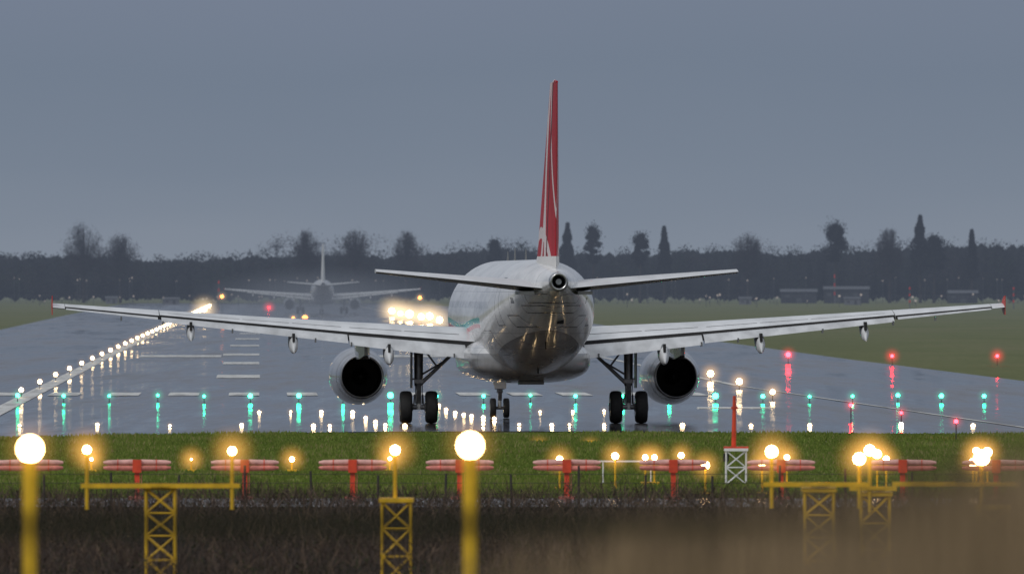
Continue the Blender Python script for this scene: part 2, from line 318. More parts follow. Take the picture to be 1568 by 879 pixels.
def af(tc,c0,c1,n=14,camber=.015):
    up=[];lo=[]
    for i in range(n+1):
        t=c0+(c1-c0)*(1-math.cos(math.pi*i/n/1.0))/2 if c0==0 else c0+(c1-c0)*i/n
        yt=5*tc*(.2969*math.sqrt(t)-.126*t-.3516*t*t+.2843*t**3-.1015*t**4)
        cm=camber*4*t*(1-t); up.append((t,cm+yt)); lo.append((t,cm-yt))
    return up,lo
def place(pt,x,yLE,ch,z,inc):
    a,hh=pt; return (x, yLE-a*ch*math.cos(inc)+hh*ch*math.sin(inc), z-a*ch*math.sin(inc)+hh*ch*math.cos(inc))
def wing(side):
    mb=MB()
    def par(x):
        t=(x-1.9)/15.15
        yLE=5.2-7.75*t
        if x<6.4: yTE=-2.0-.1*(x-1.9)/4.5
        else: yTE=-2.1-2.1*(x-6.4)/10.65
        zl=3.02+1.23*t; zt=2.50+1.69*t
        ch=yLE-yTE; inc=math.asin((zl-zt)/ch); tc=.135-.03*min(1,max(0,t))
        return yLE,ch,zl-.0,inc,tc
    xsl=[0.5,1.9,3,4.2,5.4,6.4,8,10,12,13.2]
    def rg_main(x,cut):
        yLE,ch,zl,inc,tc=par(x); up,lo=af(tc,0,cut)
        pts=[place(p,x*side,yLE,ch,zl,inc) for p in up]+[place(p,x*side,yLE,ch,zl,inc) for p in lo[::-1][:-1]]
        return pts
    def mainseg(xl,cut):
        rs=[rg_main(x,cut) for x in xl]; n=len(rs[0])
        vs=[p for r in rs for p in r]
        fu=[];fl=[];fc=[]
        for i in range(len(rs)-1):
            for j in range(n):
                k=(j+1)%n; f=(i*n+j,i*n+k,(i+1)*n+k,(i+1)*n+j)
                (fu if j<14 else fc if j==14 else fl).append(f)
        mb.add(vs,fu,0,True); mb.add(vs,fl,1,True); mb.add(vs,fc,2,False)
        mb.add(rs[-1],[tuple(range(n))],0); mb.add(rs[0],[tuple(range(n))],0)
    mainseg(xsl,.76)
    mainseg([13.23,14.4,15.6,16.6],.80); mainseg([16.62,16.85,17.05],.995)
    def elem(x0,x1,c0,defl,hc,drop,chm,tcm=.10,mt=3):
        rs=[]
        for x in np.linspace(x0,x1,4):
            yLE,ch,zl,inc,tc=par(x); yy,zz=place((c0,hc*tc/.12),0,yLE,ch,zl,inc)[1:]
            fc=ch*chm; up,lo=af(tcm,0,1.0,10,.02)
            rs.append([place(p,x*side,yy,fc,zz-drop,inc+defl) for p in up]+[place(p,x*side,yy,fc,zz-drop,inc+defl) for p in lo[::-1][1:-1]])
        n=len(rs[0]); vs=[p for r in rs for p in r]; fu=[];fl=[]
        for i in range(len(rs)-1):
            for j in range(n):
                k=(j+1)%n; (fu if j<10 else fl).append((i*n+j,i*n+k,(i+1)*n+k,(i+1)*n+j))
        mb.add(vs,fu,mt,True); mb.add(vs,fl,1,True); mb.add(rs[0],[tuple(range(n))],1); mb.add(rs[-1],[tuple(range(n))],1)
    D=math.radians
    elem(2.15,6.36,.765,D(10),.022,.06,.245,.15); elem(6.42,13.15,.765,D(8),.022,.05,.245,.15)
    elem(13.28,16.58,.80,D(2),.014,.035,.20,.13)
    for xa,xb in [(2.3,4.3),(4.4,6.3),(6.6,8.4),(8.5,10.2),(10.3,12.9)]:
        for (f0,f1) in [(.60,.61)]:
            q=[]
            for x,fr in ((xa,f0),(xb,f0),(xb,f1),(xa,f1)):
                yLE,ch,zl,inc,tc=par(x); up,lo=af(tc,fr,fr+.01,1); p=place(up[0],x*side,yLE,ch,zl,inc); q.append((p[0],p[1],p[2]+.006))
            mb.add(q,[(0,1,2,3)],2)
    for fx,L,r in ((4.95,3.2,.23),(8.4,3.0,.21),(12.1,2.4,.18)):
        yLE,ch,zl,inc,tc=par(fx); yt=yLE-ch; zt=zl-ch*math.sin(inc)
        ys_=[yt+L*.75,yt+L*.5,yt+L*.2,yt,yt-L*.13,yt-L*.2]; zs=[zt+.08,zt-.12,zt-.30,zt-.40,zt-.52,zt-.64]; rs_=[.03,r*.8,r,r*.9,r*.5,.02]
        rr=[]
        for y,z,r1 in zip(ys_,zs,rs_):
            rr.append([(fx*side+r1*.85*math.sin(2*math.pi*k/16),y,z+r1*1.6*math.cos(2*math.pi*k/16)) for k in range(16)])
        mb.loft(rr[:4],1,True); mb.loft(rr[3:],0,True)
        mb.box((fx*side,yt-.1,zt-.12),(.09,.5,.3),2)
    for fx in (2.6,6.3,7.6,10.6,13.1,14.6):
        yLE,ch,zl,inc,tc=par(fx); mb.box((fx*side,yLE-ch+.1,zl-ch*math.sin(inc)-.13),(.05,.35,.16),1)
    yLE,ch,zl,inc,tc=par(17.05); x=17.07*side
    pr=[(yLE+.1,zl),(yLE-1.0,zl+.33),(yLE-1.55,zl+.36),(yLE-1.5,zl-.05),(yLE-1.5,zl-.33),(yLE-.9,zl-.3)]
    mb.loft([[(x-.012,a,b) for a,b in pr],[(x+.012,a,b) for a,b in pr]],4,False)
    mb.sph((16.95*side,yLE+.02,zl),.05,5)
    mb.obj('wing_right' if side>0 else 'wing_left',[m_wing,m_under,m_dark,m_flap,m_redp,m_nav],plane,fix=False)
    mb=MB(); ex=5.72*side; ez=1.66; n=40
    def R(y,r,z=ez): return [(ex+r*math.sin(2*math.pi*k/n),y,z+r*math.cos(2*math.pi*k/n)) for k in range(n)]
    prof=[(8.6,.86),(8.72,.92),(8.6,.97),(8.2,1.03),(7.2,1.06),(6.0,1.05),(5.0,.99),(4.1,.90),(3.5,.82)]
    mb.loft([R(y,r) for y,r in prof],0,True,False,False)
    mb.loft([R(3.5,.822),R(3.0,.775),R(2.98,.735),R(3.3,.725)],1,True,False,False)
    mb.loft([R(3.3,.725),R(5.2,.66)],2,True,False,False); mb.loft([R(5.2,.66),R(5.19,.02)],2,True,False,False)
    mb.loft([R(5.1,.30),R(4.6,.22),R(4.1,.05)],4,True,False,True)
    mb.loft([R(8.6,.86),R(7.6,.84),R(7.59,.02)],2,True,False,False)
    def pr2(y,zt,zb,hw): return [(ex-hw,y,zb),(ex-hw,y,zt),(ex+hw,y,zt),(ex+hw,y,zb)]
    mb.loft([pr2(7.4,2.85,2.6,.08),pr2(5.5,3.1,2.5,.2),pr2(3.0,3.1,2.3,.24),pr2(1.2,2.95,2.3,.2),pr2(-.6,2.75,2.45,.06)],0,False)
    mb.loft([R(5.6,1.033),R(5.57,1.033)],4,True,False,False); mb.loft([R(4.12,.906),R(4.09,.903)],4,True,False,False)
    mb.obj('engine_right' if side>0 else 'engine_left',[m_nac,m_metal,m_dark,m_strut,m_dark],plane)
    mb=MB(); rs=[]
    for t in np.linspace(0,1,6):
        x=.5+5.72*t; yLE=-16.9-3.5*t; ch=4.2-2.75*t; z=4.93+.52*t; up,lo=af(.10,0,1,12,0.0)
        rs.append([place(p,x*side,yLE,ch,z+.02,math.radians(1.0)) for p in up]+[place(p,x*side,yLE,ch,z+.02,math.radians(1.0)) for p in lo[::-1][1:-1]])
    n=len(rs[0]); vs=[p for r in rs for p in r]; fu=[];fl=[]
    for i in range(5):
        for j in range(n):
            k=(j+1)%n; (fu if j<12 else fl).append((i*n+j,i*n+k,(i+1)*n+k,(i+1)*n+j))
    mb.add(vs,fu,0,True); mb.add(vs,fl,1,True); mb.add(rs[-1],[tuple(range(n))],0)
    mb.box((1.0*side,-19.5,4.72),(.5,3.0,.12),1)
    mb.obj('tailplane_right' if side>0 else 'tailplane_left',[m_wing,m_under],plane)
    mb=MB(); gx=3.795*side
    def wheel(cx,cy,cz,r,wd):
        pf=[(-wd/2,r*.55),(-wd/2,r*.86),(-wd*.38,r*.97),(-wd*.15,r),(wd*.15,r),(wd*.38,r*.97),(wd/2,r*.86),(wd/2,r*.55)]
        mb.loft([[(cx+a,cy+rr*math.cos(2*math.pi*k/28),cz+rr*math.sin(2*math.pi*k/28)) for k in range(28)] for a,rr in pf],0,True,True,True,capmat=1)
        for s2 in(-1,1): mb.cyl((cx+s2*wd*.5,cy,cz),(cx+s2*(wd*.5+.04),cy,cz),r*.3,r*.22,14,1)
    for o_ in(-.46,.46): wheel(gx+o_,0,.585,.585,.43)
    mb.cyl((gx-.46,0,.585),(gx+.46,0,.585),.09,None,12,1)
    mb.cyl((gx,0,.5),(gx,.05,1.5),.10,None,14,2); mb.cyl((gx,.05,1.35),(gx,.1,2.75),.155,.17,16,1)
    mb.cyl((gx-.1*side,.05,1.45),(gx-1.35*side,.2,2.62),.075,.06,10,1)
    mb.cyl((gx-.1*side,.1,1.75),(gx-.95*side,.2,2.25),.035,None,8,1)
    mb.cyl((gx-.7*side,.1,2.0),(gx-.25*side,.1,2.6),.035,None,8,1)
    mb.box((gx,-.24,.98),(.16,.06,.5),1,Matrix.Rotation(.5,3,'X')); mb.box((gx,-.24,1.38),(.16,.06,.45),1,Matrix.Rotation(-.5,3,'X'))
    mb.cyl((gx+.12,-.12,.7),(gx+.14,-.1,2.3),.018,None,6,0); mb.cyl((gx-.12,-.12,.7),(gx-.12,-.1,2.2),.015,None,6,0)
    mb.box((gx+.26*side,.1,1.95),(.05,.95,1.35),3); mb.box((gx+.17*side,.1,1.6),(.2,.06,.06),1)
    mb.box((gx,-.2,1.52),(.34,.12,.14),1)
    for o_ in(-.18,.18): mb.cyl((gx+o_,0,.585),(gx+o_*.8,.0,1.05),.03,None,6,1)
    mb.obj('main_gear_right' if side>0 else 'main_gear_left',[m_tire,m_strut,m_white,m_under],plane)
wing(1); wing(-1)
mb=MB()
def wheel(cx,cy,cz,r,wd):
    pf=[(-wd/2,r*.55),(-wd/2,r*.86),(-wd*.35,r*.97),(wd*.35,r*.97),(wd/2,r*.86),(wd/2,r*.55)]
    mb.loft([[(cx+a,cy+rr*math.cos(2*math.pi*k/24),cz+rr*math.sin(2*math.pi*k/24)) for k in range(24)] for a,rr in pf],0,True,True,True,capmat=1)
for o_ in(-.25,.25): wheel(o_,16.9,.38,.38,.22)
mb.cyl((-.25,16.9,.38),(.25,16.9,.38),.06,None,10,1); mb.cyl((0,16.9,.4),(0,16.8,1.1),.07,None,12,2); mb.cyl((0,16.8,.95),(0,16.7,1.95),.12,None,12,1)
mb.cyl((-.15,16.8,1.1),(-.3,16.2,1.9),.04,None,8,1); mb.cyl((.15,16.8,1.1),(.3,16.2,1.9),.04,None,8,1)
mb.box((0,16.55,.85),(.14,.05,.4),1,Matrix.Rotation(.5,3,'X'))
for sd in(-1,1):
    mb.box((sd*.42,17.2,1.62),(.04,1.0,.42),2,Matrix.Rotation(sd*.25,3,'Y')); mb.cyl((sd*.16,16.95,1.3),(sd*.16,16.8,1.3),.09,None,12,2)
mb.box((0,16.4,1.25),(.45,.05,.28),2)
mb.obj('nose_gear',[m_tire,m_strut,m_white],plane)
mb=MB(); rs=[]
for t in np.linspace(0,1,12):
    z=5.45+6.5*t; yLE=-13.3-5.55*t; yTE=-20.75-.75*t
    if t<.08: yLE+= .5*(1-t/.08)
    ch=yLE-yTE; up,lo=af(.10 -.01*t,0,1,14,0)
    rs.append([( hh*ch, yLE-a*ch, z) for a,hh in up]+[(hh*ch,yLE-a*ch,z) for a,hh in lo[::-1][1:-1]])
mb.loft(rs,0); mb.tube([(0,-18.95,11.93),(0,-20.2,11.99),(0,-21.5,11.95)],[.04,.06,.04],8,0)
mb.obj('tail_fin',[m_fin,m_white],plane)
mb=MB()
for y,hh in ((6,.45),(-1.5,.4),(11,.35)): mb.loft([[(-.03,y+.25,5.86),(.03,y+.25,5.86),(.03,y-.15,5.86),(-.03,y-.15,5.86)],[(-.012,y,5.88+hh),(.012,y,5.88+hh),(.012,y-.14,5.88+hh),(-.012,y-.14,5.88+hh)]],0,False)
mb.cyl((0,-12.6,5.85),(0,-12.9,6.3),.02,.012,6,0)
mb.obj('antennas',[m_under],plane)
plane2=empty('airplane',(-33.1,2085,0),math.radians(1.3))
for ch_ in list(plane.children):
    o=bpy.data.objects.new(ch_.name,ch_.data); scene.collection.objects.link(o); o.parent=plane2
    if ch_.name.startswith('tail_fin'):
        o.data=ch_.data.copy(); o.data.materials[0]=m_white

# ------------------------------------------------------------------ lamps
e_warm=emis('lamp_warm',(1,.62,.26),34); e_white=emis('lamp_white',(1,.70,.36),30); e_green=emis('lamp_green',(.02,1,.42),30); e_red=emis('lamp_red',(1,.008,.012),60); e_or=emis('lamp_orange',(1,.22,.04),12)
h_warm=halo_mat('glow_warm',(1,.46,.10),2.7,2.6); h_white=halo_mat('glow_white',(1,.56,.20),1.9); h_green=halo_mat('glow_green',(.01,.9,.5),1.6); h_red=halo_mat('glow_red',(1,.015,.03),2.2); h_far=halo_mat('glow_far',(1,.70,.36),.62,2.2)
m_hous=simple('lamp_housing',(.03,.03,.03),.5)
def ico(name,mat):
    me=bpy.data.meshes.new(name); bm=bmesh.new(); bmesh.ops.create_icosphere(bm,subdivisions=1,radius=1.15); bm.to_mesh(me); bm.free(); me.materials.append(mat); return me
HM={'warm':ico('painted_glow_warm',h_warm),'white':ico('painted_glow_white',h_white),'green':ico('painted_glow_green',h_green),'red':ico('painted_glow_red',h_red),'far':ico('painted_glow_far',h_far)}
def halo(kind,p,r,parent):  # lamp bloom painted as an emissive falloff volume around the bulb
    o=bpy.data.objects.new('painted_glow',HM[kind]); scene.collection.objects.link(o); o.parent=parent; o.location=p; o.scale=(r,r,r)
def lightrow(name,items,em,kind=None,hr=.5,post=.02,every=1):
    mb=MB()
    for (x,y,z,r) in items:
        mb.cyl((x,y,0.0),(x,y,max(.03,z-r*.6)),post if z>.12 else .08,None,6,0); mb.sph((x,y,z),r,1,6,4)
    o=mb.obj(name,[m_hous,em])
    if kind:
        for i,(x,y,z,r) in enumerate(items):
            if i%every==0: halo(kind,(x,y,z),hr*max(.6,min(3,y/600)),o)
    return o
items=[]
for k in range(44):
    y=529+45*k*(1+.004*k); 
    if y>2700: break
    items.append((-10.4-.0214*y,y,.35,.08+.00004*y))
lightrow('runway_edge_lights',items[:14],e_white,'white',.34)
lightrow('runway_edge_lights',items[14:],e_white,'far',.30)
items=[]
for u in [28,100,170,242,313,385,457,528,600,670,740,812,883,955,1026,1097,1168,1241,1306,1375,1440,1508,1580]:
    p=G(u+random.uniform(-3,3),606+random.uniform(-1,1),.3); items.append((p[0],p[1],.3,.13 if u in(600,1097) else random.uniform(.055,.10)))
lightrow('threshold_lights',items,e_green,'green',.52)
items=[(*G(u,v,.6),r) for u,v,r in [(1207,543,.17),(1366,545,.11),(1527,545,.11),(1303,620,.07),(1464,645,.07),(412,471,.2),(1380,632,.06)]]
lightrow('stop_bar_lights',items,e_red,'red',.62)
items=[]
for v,us in ((630,[397,445,492,540,668,827,877,925]),(651,[30,149,260,370,480,505,590,620,740,795,845,872,925,1045,1150,1240,1380,1490])):
    for u in us: p=G(u,v+random.uniform(-1.5,1.5),.05); items.append((p[0],p[1],.05,random.uniform(.045,.085)))
for u,v in [(672,621),(683,627),(697,632),(710,635),(722,637),(740,639),(757,641),(560,640),(575,646)]: p=G(u,v,.05); items.append((p[0],p[1],.05,.07))
lightrow('touchdown_zone_lights',items,e_white,'white',.34)
items=[(*G(u,v,.4),r) for u,v,r in [(1132,584,.15),(1183,600,.11),(1088,572,.17)]]
lightrow('runway_guard_lights',items,e_white,'white',.80,.02)
items=[(*G(u,v,1.0),r) for u,v,r in [(600,476,.42),(613,480,.3),(627,481,.5),(645,485,.36),(658,484,.40),(673,490,.34),(313,474,.3)]]
lightrow('distant_approach_lights',items,e_white,'far',1.0)
items=[(*P(u,v,1800),r) for u,v,r in [(467,487,.4),(449,488,.28),(340,454,.25),(643,456,.25)]]
lightrow('distant_beacons',items,e_or,'far',.35,.02)

m_yel=simple('yellow_paint',(.66,.40,.015),.45,0,.3,3)
def lamp_head(mb,x,y,z,r):
    mb.tube([(x,y+.02,z-r*1.3),(x,y+.02,z-r*.5)],[.03,r*.75],10,1); mb.sph((x,y,z),r,2,10,7); mb.tube([(x,y+r*.5,z),(x,y+r*1.3,z),(x,y+r*1.8,z)],[r*1.05,r*.9,r*.3],12,1)
def post_light(u,v,Y,r=.085,pr=.035,hr=.55):
    x,y,z=P(u,v,Y); mb=MB(); mb.cyl((x,y,gz(Y)-.03),(x,y,z-r),pr,None,10,0); mb.box((x,y,gz(Y)+.02),(.25,.25,.08),0); lamp_head(mb,x,y,z,r)
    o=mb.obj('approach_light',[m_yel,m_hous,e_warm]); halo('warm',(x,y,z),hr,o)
def lattice(mb,x,y,z0,z1,wd=.48,m=0):
    h=wd/2
    for sx in(-1,1):
        for sy in(-1,1): mb.cyl((x+sx*h,y+sy*h,z0),(x+sx*h,y+sy*h,z1),.025,None,6,m)
    nn=max(1,int(round((z1-z0)/(wd*.85)))); dz=(z1-z0)/nn
    for i in range(nn):
        a=z0+i*dz;b=a+dz
        for sy in(-1,1):
            mb.cyl((x-h,y+sy*h,a),(x+h,y+sy*h,b),.018,None,5,m); mb.cyl((x+h,y+sy*h,a),(x-h,y+sy*h,b),.018,None,5,m); mb.cyl((x-h,y+sy*h,b),(x+h,y+sy*h,b),.016,None,5,m)
        for sx in(-1,1): mb.cyl((x+sx*h,y-h,a),(x+sx*h,y+h,b),.018,None,5,m)
    mb.box((x,y,z1+.03),(wd+.1,wd+.1,.07),m)
def mast(u,vtop,Y,heads,bar=None,r=.09):
    x,y,z=P(u,vtop,Y); mb=MB(); lattice(mb,x,y,0,z)
    hz=[]
    if bar:
        xa=P(bar[0],0,Y)[0]; xb=P(bar[1],0,Y)[0]; zb=P(0,bar[2],Y)[2]; mb.box(((xa+xb)/2,y-.3,zb),(xb-xa,.07,.075),0); mb.box((x,y-.15,zb),(.3,.4,.05),0)
    for (hu,hv) in heads:
        X_,_,Z_=P(hu,hv,Y); zb=P(0,(bar[2]+36) if bar else vtop,Y)[2]
        mb.cyl((X_,y-.3 if bar else y,zb),(X_,y-.3 if bar else y,Z_-r),.032,None,8,0); lamp_head(mb,X_,y-.3 if bar else y,Z_,r); hz.append((X_,y-.3 if bar else y,Z_))
    o=mb.obj('approach_light_mast',[m_yel,m_hous,e_warm])
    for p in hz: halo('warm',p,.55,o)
mast(246,748,200,[(134,688),(356,690)],(125,368,743),.07)
mast(607,768,200,[(605,689)],None,.08)
mast(1254,752,200,[(1181,691),(1315,702)],(1168,1330,741),.10)
mast(1340,758,205,[(1331,689)],(1300,1372,747),.09)
mast(1520,778,200,[(1502,700)],(1365,1560,740),.13)
for u,v,Y,r in [(447,703,320,.07),(293,703,320,.03),(825,685,380,.06),(857,703,292,.08),(904,686,380,.06),(942,698,292,.085),(988,700,300,.07),(1002,700,300,.07),(1043,697,330,.085),(1080,712,285,.10),(1167,710,285,.08),(1205,700,300,.07),(1343,695,290,.11),(1357,703,290,.08),(1490,708,288,.11),(1512,692,300,.12),(140,703,320,.045),(597,702,320,.05),(1495,690,300,.09)]:
    post_light(u,v,Y,r,.026,.55)
for u,v in [(46,687),(720,682)]: post_light(u,v,95,.095,.060,.33)

m_red=simple('red_orange_paint',(.62,.06,.02),.45,0,.25,4); m_pink=simple('faded_radome',(.58,.18,.14),.4,0,.35,6); m_pale=simple('pale_radome',(.68,.36,.31),.4,0,.25,6)
for u in [-120,45,210,375,540,704,868,1031,1196,1382,1525,1690]:
    x,y,z=P(u,712,279); x+=0; mb=MB()
    mb.box((x,y,.38),(.12,.12,.78),0); mb.box((x,y-.04,z-.02),(.20,.22,.30),0); mb.box((x,y,.03),(.4,.4,.08),1)
    for dz,dy in ((.07,.0),(-.07,-.05)):
        for sd in(-1,1):
            pts=[];rd=[]
            for k in range(7):
                t=k/6; pts.append((x+sd*(.09+.70*t),y+dy,z+dz-.01*t*(1 if dz>0 else -1))); rd.append(.066-.010*t if k<6 else .03)
            mb.tube(pts,rd,12,2 if dz>0 else 1)
            for t in (.5,): mb.cyl((x+sd*(.09+.7*t),y+dy,z+dz),(x+sd*(.11+.7*t),y+dy,z+dz),.069,None,12,0)
    mb.cyl((x+.1,y,.0),(x+.1,y,.6),.012,None,6,1)
    mb.obj('localizer_antenna',[m_red,m_pink,m_pale])
x,y,_=G(1127,741); mb=MB(); lattice(mb,x,y,0,P(0,690,y)[2],.5,1); zt=P(0,688,y)[2]
mb.box((x,y,zt+.05),(.62,.5,.05),0); mb.box((x-.25,y,zt-.2),(.14,.1,.2),2)
mb.tube([(x-.06,y,zt),(x-.05,y,P(0,650,y)[2]),(x-.04,y,P(0,606,y)[2])],[.065,.055,.04],10,0)
zc=P(0,624.5,y)[2]; mb.cyl((x-.95,y,zc),(x+.85,y,zc),.022,None,6,1); mb.box((x-.04,y,zc),(.16,.1,.06),0)
for k in (-.95,-.5,.4,.85): mb.cyl((x+k,y-.06,zc),(x+k,y+.06,zc),.03,None,6,1)
mb.obj('wind_mast',[m_red,m_white,m_dark,m_strut])
mb=MB(); p=P(960,706,300); mb.box((p[0],300,p[2]),(1.4,.05,.04),0)
for dx in(-.6,.6): mb.cyl((p[0]+dx,300,0),(p[0]+dx,300,p[2]),.02,None,6,0)
mb.obj('cable_stand',[m_white])
m_wood=simple('fence_wood',(.045,.04,.035),.9); mb=MB()
xx=-24.0
while xx<24:
    hh=random.uniform(.7,.95); mb.cyl((xx,268.5,0),(xx+random.uniform(-.03,.03),268.5,hh),.03,None,6,0); xx+=1.5
for zz in(.3,.55,.75): mb.cyl((-24,268.5,zz),(24,268.5,zz),.006,None,4,0)
mb.obj('wire_fence',[m_wood])

# ------------------------------------------------------------------ vegetation
def leafmat(name,col,var=.4): return simple(name,col,.95,0,var,.9,.03)
g1=leafmat('grass_a',(.105,.150,.030),.25); g2=leafmat('grass_b',(.145,.185,.042),.25); g3=leafmat('grass_dry',(.21,.20,.08),.25)
N=140000
y=282+ (403-282)*rng.random(N)**1.2; x=(rng.random(N)*2-1)*(14+ (y-280)*.04)*1.25
lim=np.interp(x/y*F+CU,[-420,0,300,600,800,1200,1568,2250],[q[1] for q in near])
keep=y<lim-.3; x=x[keep];y=y[keep]; N=len(x)
patch=np.sin(x*.7+np.sin(y*.13)*2)*np.cos(y*.21+x*.3)
hg=(.05+.06*rng.random(N))*(1+.5*patch); wd=.02+.03*rng.random(N); a=rng.random(N)*.8-.4
lx=rng.normal(size=N)*.04
V=np.stack([np.stack([x-wd*np.cos(a),y-wd*np.sin(a),np.full(N,-.03)],1),np.stack([x+wd*np.cos(a),y+wd*np.sin(a),np.full(N,-.03)],1),np.stack([x+lx,y+lx*.5,hg],1)],1).reshape(-1,3)
mi=np.where(rng.random(N)<.05+.16*(patch>.35),2,np.where(rng.random(N)<.45+.25*patch,1,0))
np_obj('grass',V,3,[g1,g2,g3],mi)
s1=leafmat('bramble_twig',(.060,.046,.040)); s2=leafmat('bramble_leaf',(.034,.040,.018)); s3=leafmat('bramble_dead',(.13,.092,.066))
def btop(x,y): return np.interp(y,[188,215,240,255,264,267],[.72,.80,.82,.76,.66,.4])*(.74+.20*np.sin(x*1.1+np.sin(y*.12)*3)*np.cos(x*.37+y*.07)+.12*np.sin(x*3.1+y*.3)+.07*np.sin(x*7.7-y))
N=60000
y=188+(267-188)*rng.random(N); x=(rng.random(N)*2-1)*(8+y*.035)
z=btop(x,y)*rng.random(N)**.8*.9; c=np.stack([x,y,z],1)
V=quads(c,.015+.03*rng.random(N),.4,0); mi=np.where(rng.random(N)<.05,2,np.where(rng.random(N)<.5,1,0))
M=90000; y2=192+74*rng.random(M); x2=(rng.random(M)*2-1)*(8+y2*.035); c2=np.stack([x2,y2,btop(x2,y2)*(.4+.7*rng.random(M))],1)
V2=quads(c2,.08+.20*rng.random(M)**2,.030,1.2)
np_obj('bramble_thicket',np.concatenate([V,V2]),4,[s1,s2,s3],np.concatenate([mi,rng.choice([0,2],M,p=[.7,.3])]))
mb=MB(); mb.add([(-60,186,.0),(60,186,.0),(60,268,.0),(-60,268,.0)],[(0,1,2,3)]); mb.obj('bare_soil',[simple('soil',(.022,.018,.013),.95,0,.3,.8,.03)])

t_a=leafmat('far_tree_dark',(.016,.018,.020)); t_b=leafmat('far_tree_brown',(.028,.024,.024)); t_c=leafmat('far_tree_green',(.020,.026,.019)); t_bark=leafmat('far_bark',(.03,.026,.024))
prof=[(-1200,378),(-300,380),(0,380),(40,383),(80,381),(110,378),(160,381),(215,387),(300,387),(350,384),(395,381),(440,377),(500,379),(540,376),(570,381),(650,378),(690,371),(720,367),(750,369),(790,365),(810,371),(830,372),(900,377),(1000,377),(1050,369),(1080,373),(1100,371),(1150,371),(1200,377),(1250,372),(1300,373),(1350,369),(1380,367),(1400,363),(1440,365),(1495,359),(1530,364),(1568,363),(2000,368),(2800,378)]
pu=[p[0] for p in prof]; pv=[p[1] for p in prof]
C=[];S=[];MI=[]
def crown(cx,cy,zb,zt,wd,n,kind,sz=1.0):
    k=max(4,int(n/45)); ca=rng.random(k)*6.28
    for i in range(k):
        f=rng.random(); lz=zb+(zt-zb)*(.10+.74*f); rr=wd*(.5*(1-.5*abs(f-.4)))
        lx=cx+math.cos(ca[i])*rr*.7; ly=cy+math.sin(ca[i])*rr*.7; m=n//k
        dv=rng.normal(size=(m,3)); dv/=np.linalg.norm(dv,axis=1,keepdims=True); rad=rng.random((m,1))**.7*1.1
        pts=np.array([lx,ly,lz])+dv*rad*np.array([wd*.28,wd*.28,(zt-zb)*.16]); C.append(pts); S.append((.14+.26*rng.random(m))*sz); MI.append(np.full(m,kind)+0)
for row,(yy,dh) in enumerate(((3290,-2.5),(3330,-1.2),(3380,-.3),(3420,.2))):
    xx=-240.0
    while xx<240:
        u=xx/yy*F+CU; vt=np.interp(u,pu,pv); ht=5+(436-vt)*yy/F+dh+random.gauss(0,.55)
        crown(xx,yy+random.uniform(-12,12),0 if row==0 else 4,ht,random.uniform(6,11),280,random.choice([0,0,1,2])); xx+=random.uniform(3,5)
for (u0,u1,vt) in ((395,575,357),(600,655,357),(1120,1170,361),(720,800,362),(1340,1390,352),(100,215,372)):
    u=u0
    while u<u1:
        yy=3700; xx=(u-CU)/F*yy; crown(xx,yy,6,5+(436-vt-random.uniform(-4,6))*yy/F,random.uniform(8,12),420,1,.75); u+=random.uniform(9,18)
C=np.concatenate(C);S=np.concatenate(S);MI=np.concatenate(MI)
np_obj('distant_woodland',quads(C,S,.6),4,[t_a,t_b,t_c],MI)
mb=MB()
for k in range(-190,191):
    x=k*1.3; u=x/3350*F+CU; ht=5+(436-np.interp(u,pu,pv))*3350/F
    hz=ht*random.uniform(.36,.44); mb.sph((x,3350+random.uniform(-6,6),ht*.45),1,0,8,6,(random.uniform(1.8,3.2),3,hz))
mb.obj('undergrowth',[t_a])
def dist_tree(name,u,vt,wpx,kind,Y=3270):
    x=(u-CU)/F*Y; h=5+(436-vt)*Y/F; wd=wpx/F*Y
    pts=[];sz=[];asp=.6
    mb=MB(); mb.tube([(x,Y,0),(x+.2,Y,h*.5),(x,Y,h*.92)],[.45,.3,.06],7,0)
    if kind=='pine':   # conical, drooping tiers
        for i in range(4200):
            f=rng.random()**.7; z=h*(.34+.66*f); rr=wd*.5*(1-f**1.25)*(0.82+.18*math.sin(f*24+u))*math.sqrt(rng.random())+.2
            a=rng.random()*6.28; rr*=1+.25*math.sin(a*3+u+f*5); pts.append((x+math.cos(a)*rr,Y+math.sin(a)*rr,z-.12*rr)); sz.append(.2+.3*rng.random())
    elif kind=='clump':  # rounded irregular crown
        for j in range(30):
            f=rng.random(); a=rng.random()*6.28
            z=h*(.50+.40*f); R_=wd*.36*math.sqrt(max(.05,1-(2*f-.75)**2))*math.sqrt(rng.random()); cx=x+math.cos(a)*R_
            rad=wd*random.uniform(.13,.24)
            for i in range(130):
                q=rng.normal(size=3); q/=np.linalg.norm(q); r=rng.random()**.5*rad; pts.append((cx+q[0]*r,Y+math.sin(a)*R_+q[1]*r,z+q[2]*r*.8)); sz.append(.2+.25*rng.random())
        for i in range(900):
            q=rng.normal(size=3)*wd*.16; pts.append((x+q[0],Y+q[1],h*.84+abs(q[2])*.0+rng.normal()*h*.05)); sz.append(.25)
    else:
        for k in range(64):
            a=random.uniform(0,6.28); el=random.uniform(.1,1.45); z0=h*random.uniform(.3,.5)
            tip=(x+math.cos(a)*math.cos(el)*wd*.54,Y+math.sin(a)*math.cos(el)*wd*.5,z0+math.sin(el)*(h-z0))
            mid=tuple((p+q)/2+random.uniform(-.4,.4) for p,q in zip((x,Y,z0),tip)); mb.tube([(x,Y,z0),mid,tip],[.14,.07,.03],4,0)
            for i in range(90):
                t=.3+.7*rng.random()**.7; q=rng.normal(size=3)*wd*.06; pts.append(tuple(a_+(b_2-a_)*t+q_ for a_,b_2,q_ in zip((x,Y,z0),tip,q))); sz.append(.30+.35*rng.random())
        asp=.085
    o=mb.obj(name,[t_bark]); np_obj('crown',quads(np.array(pts),np.array(sz),asp),4,[t_a if kind!='bare' else t_b],None,o)
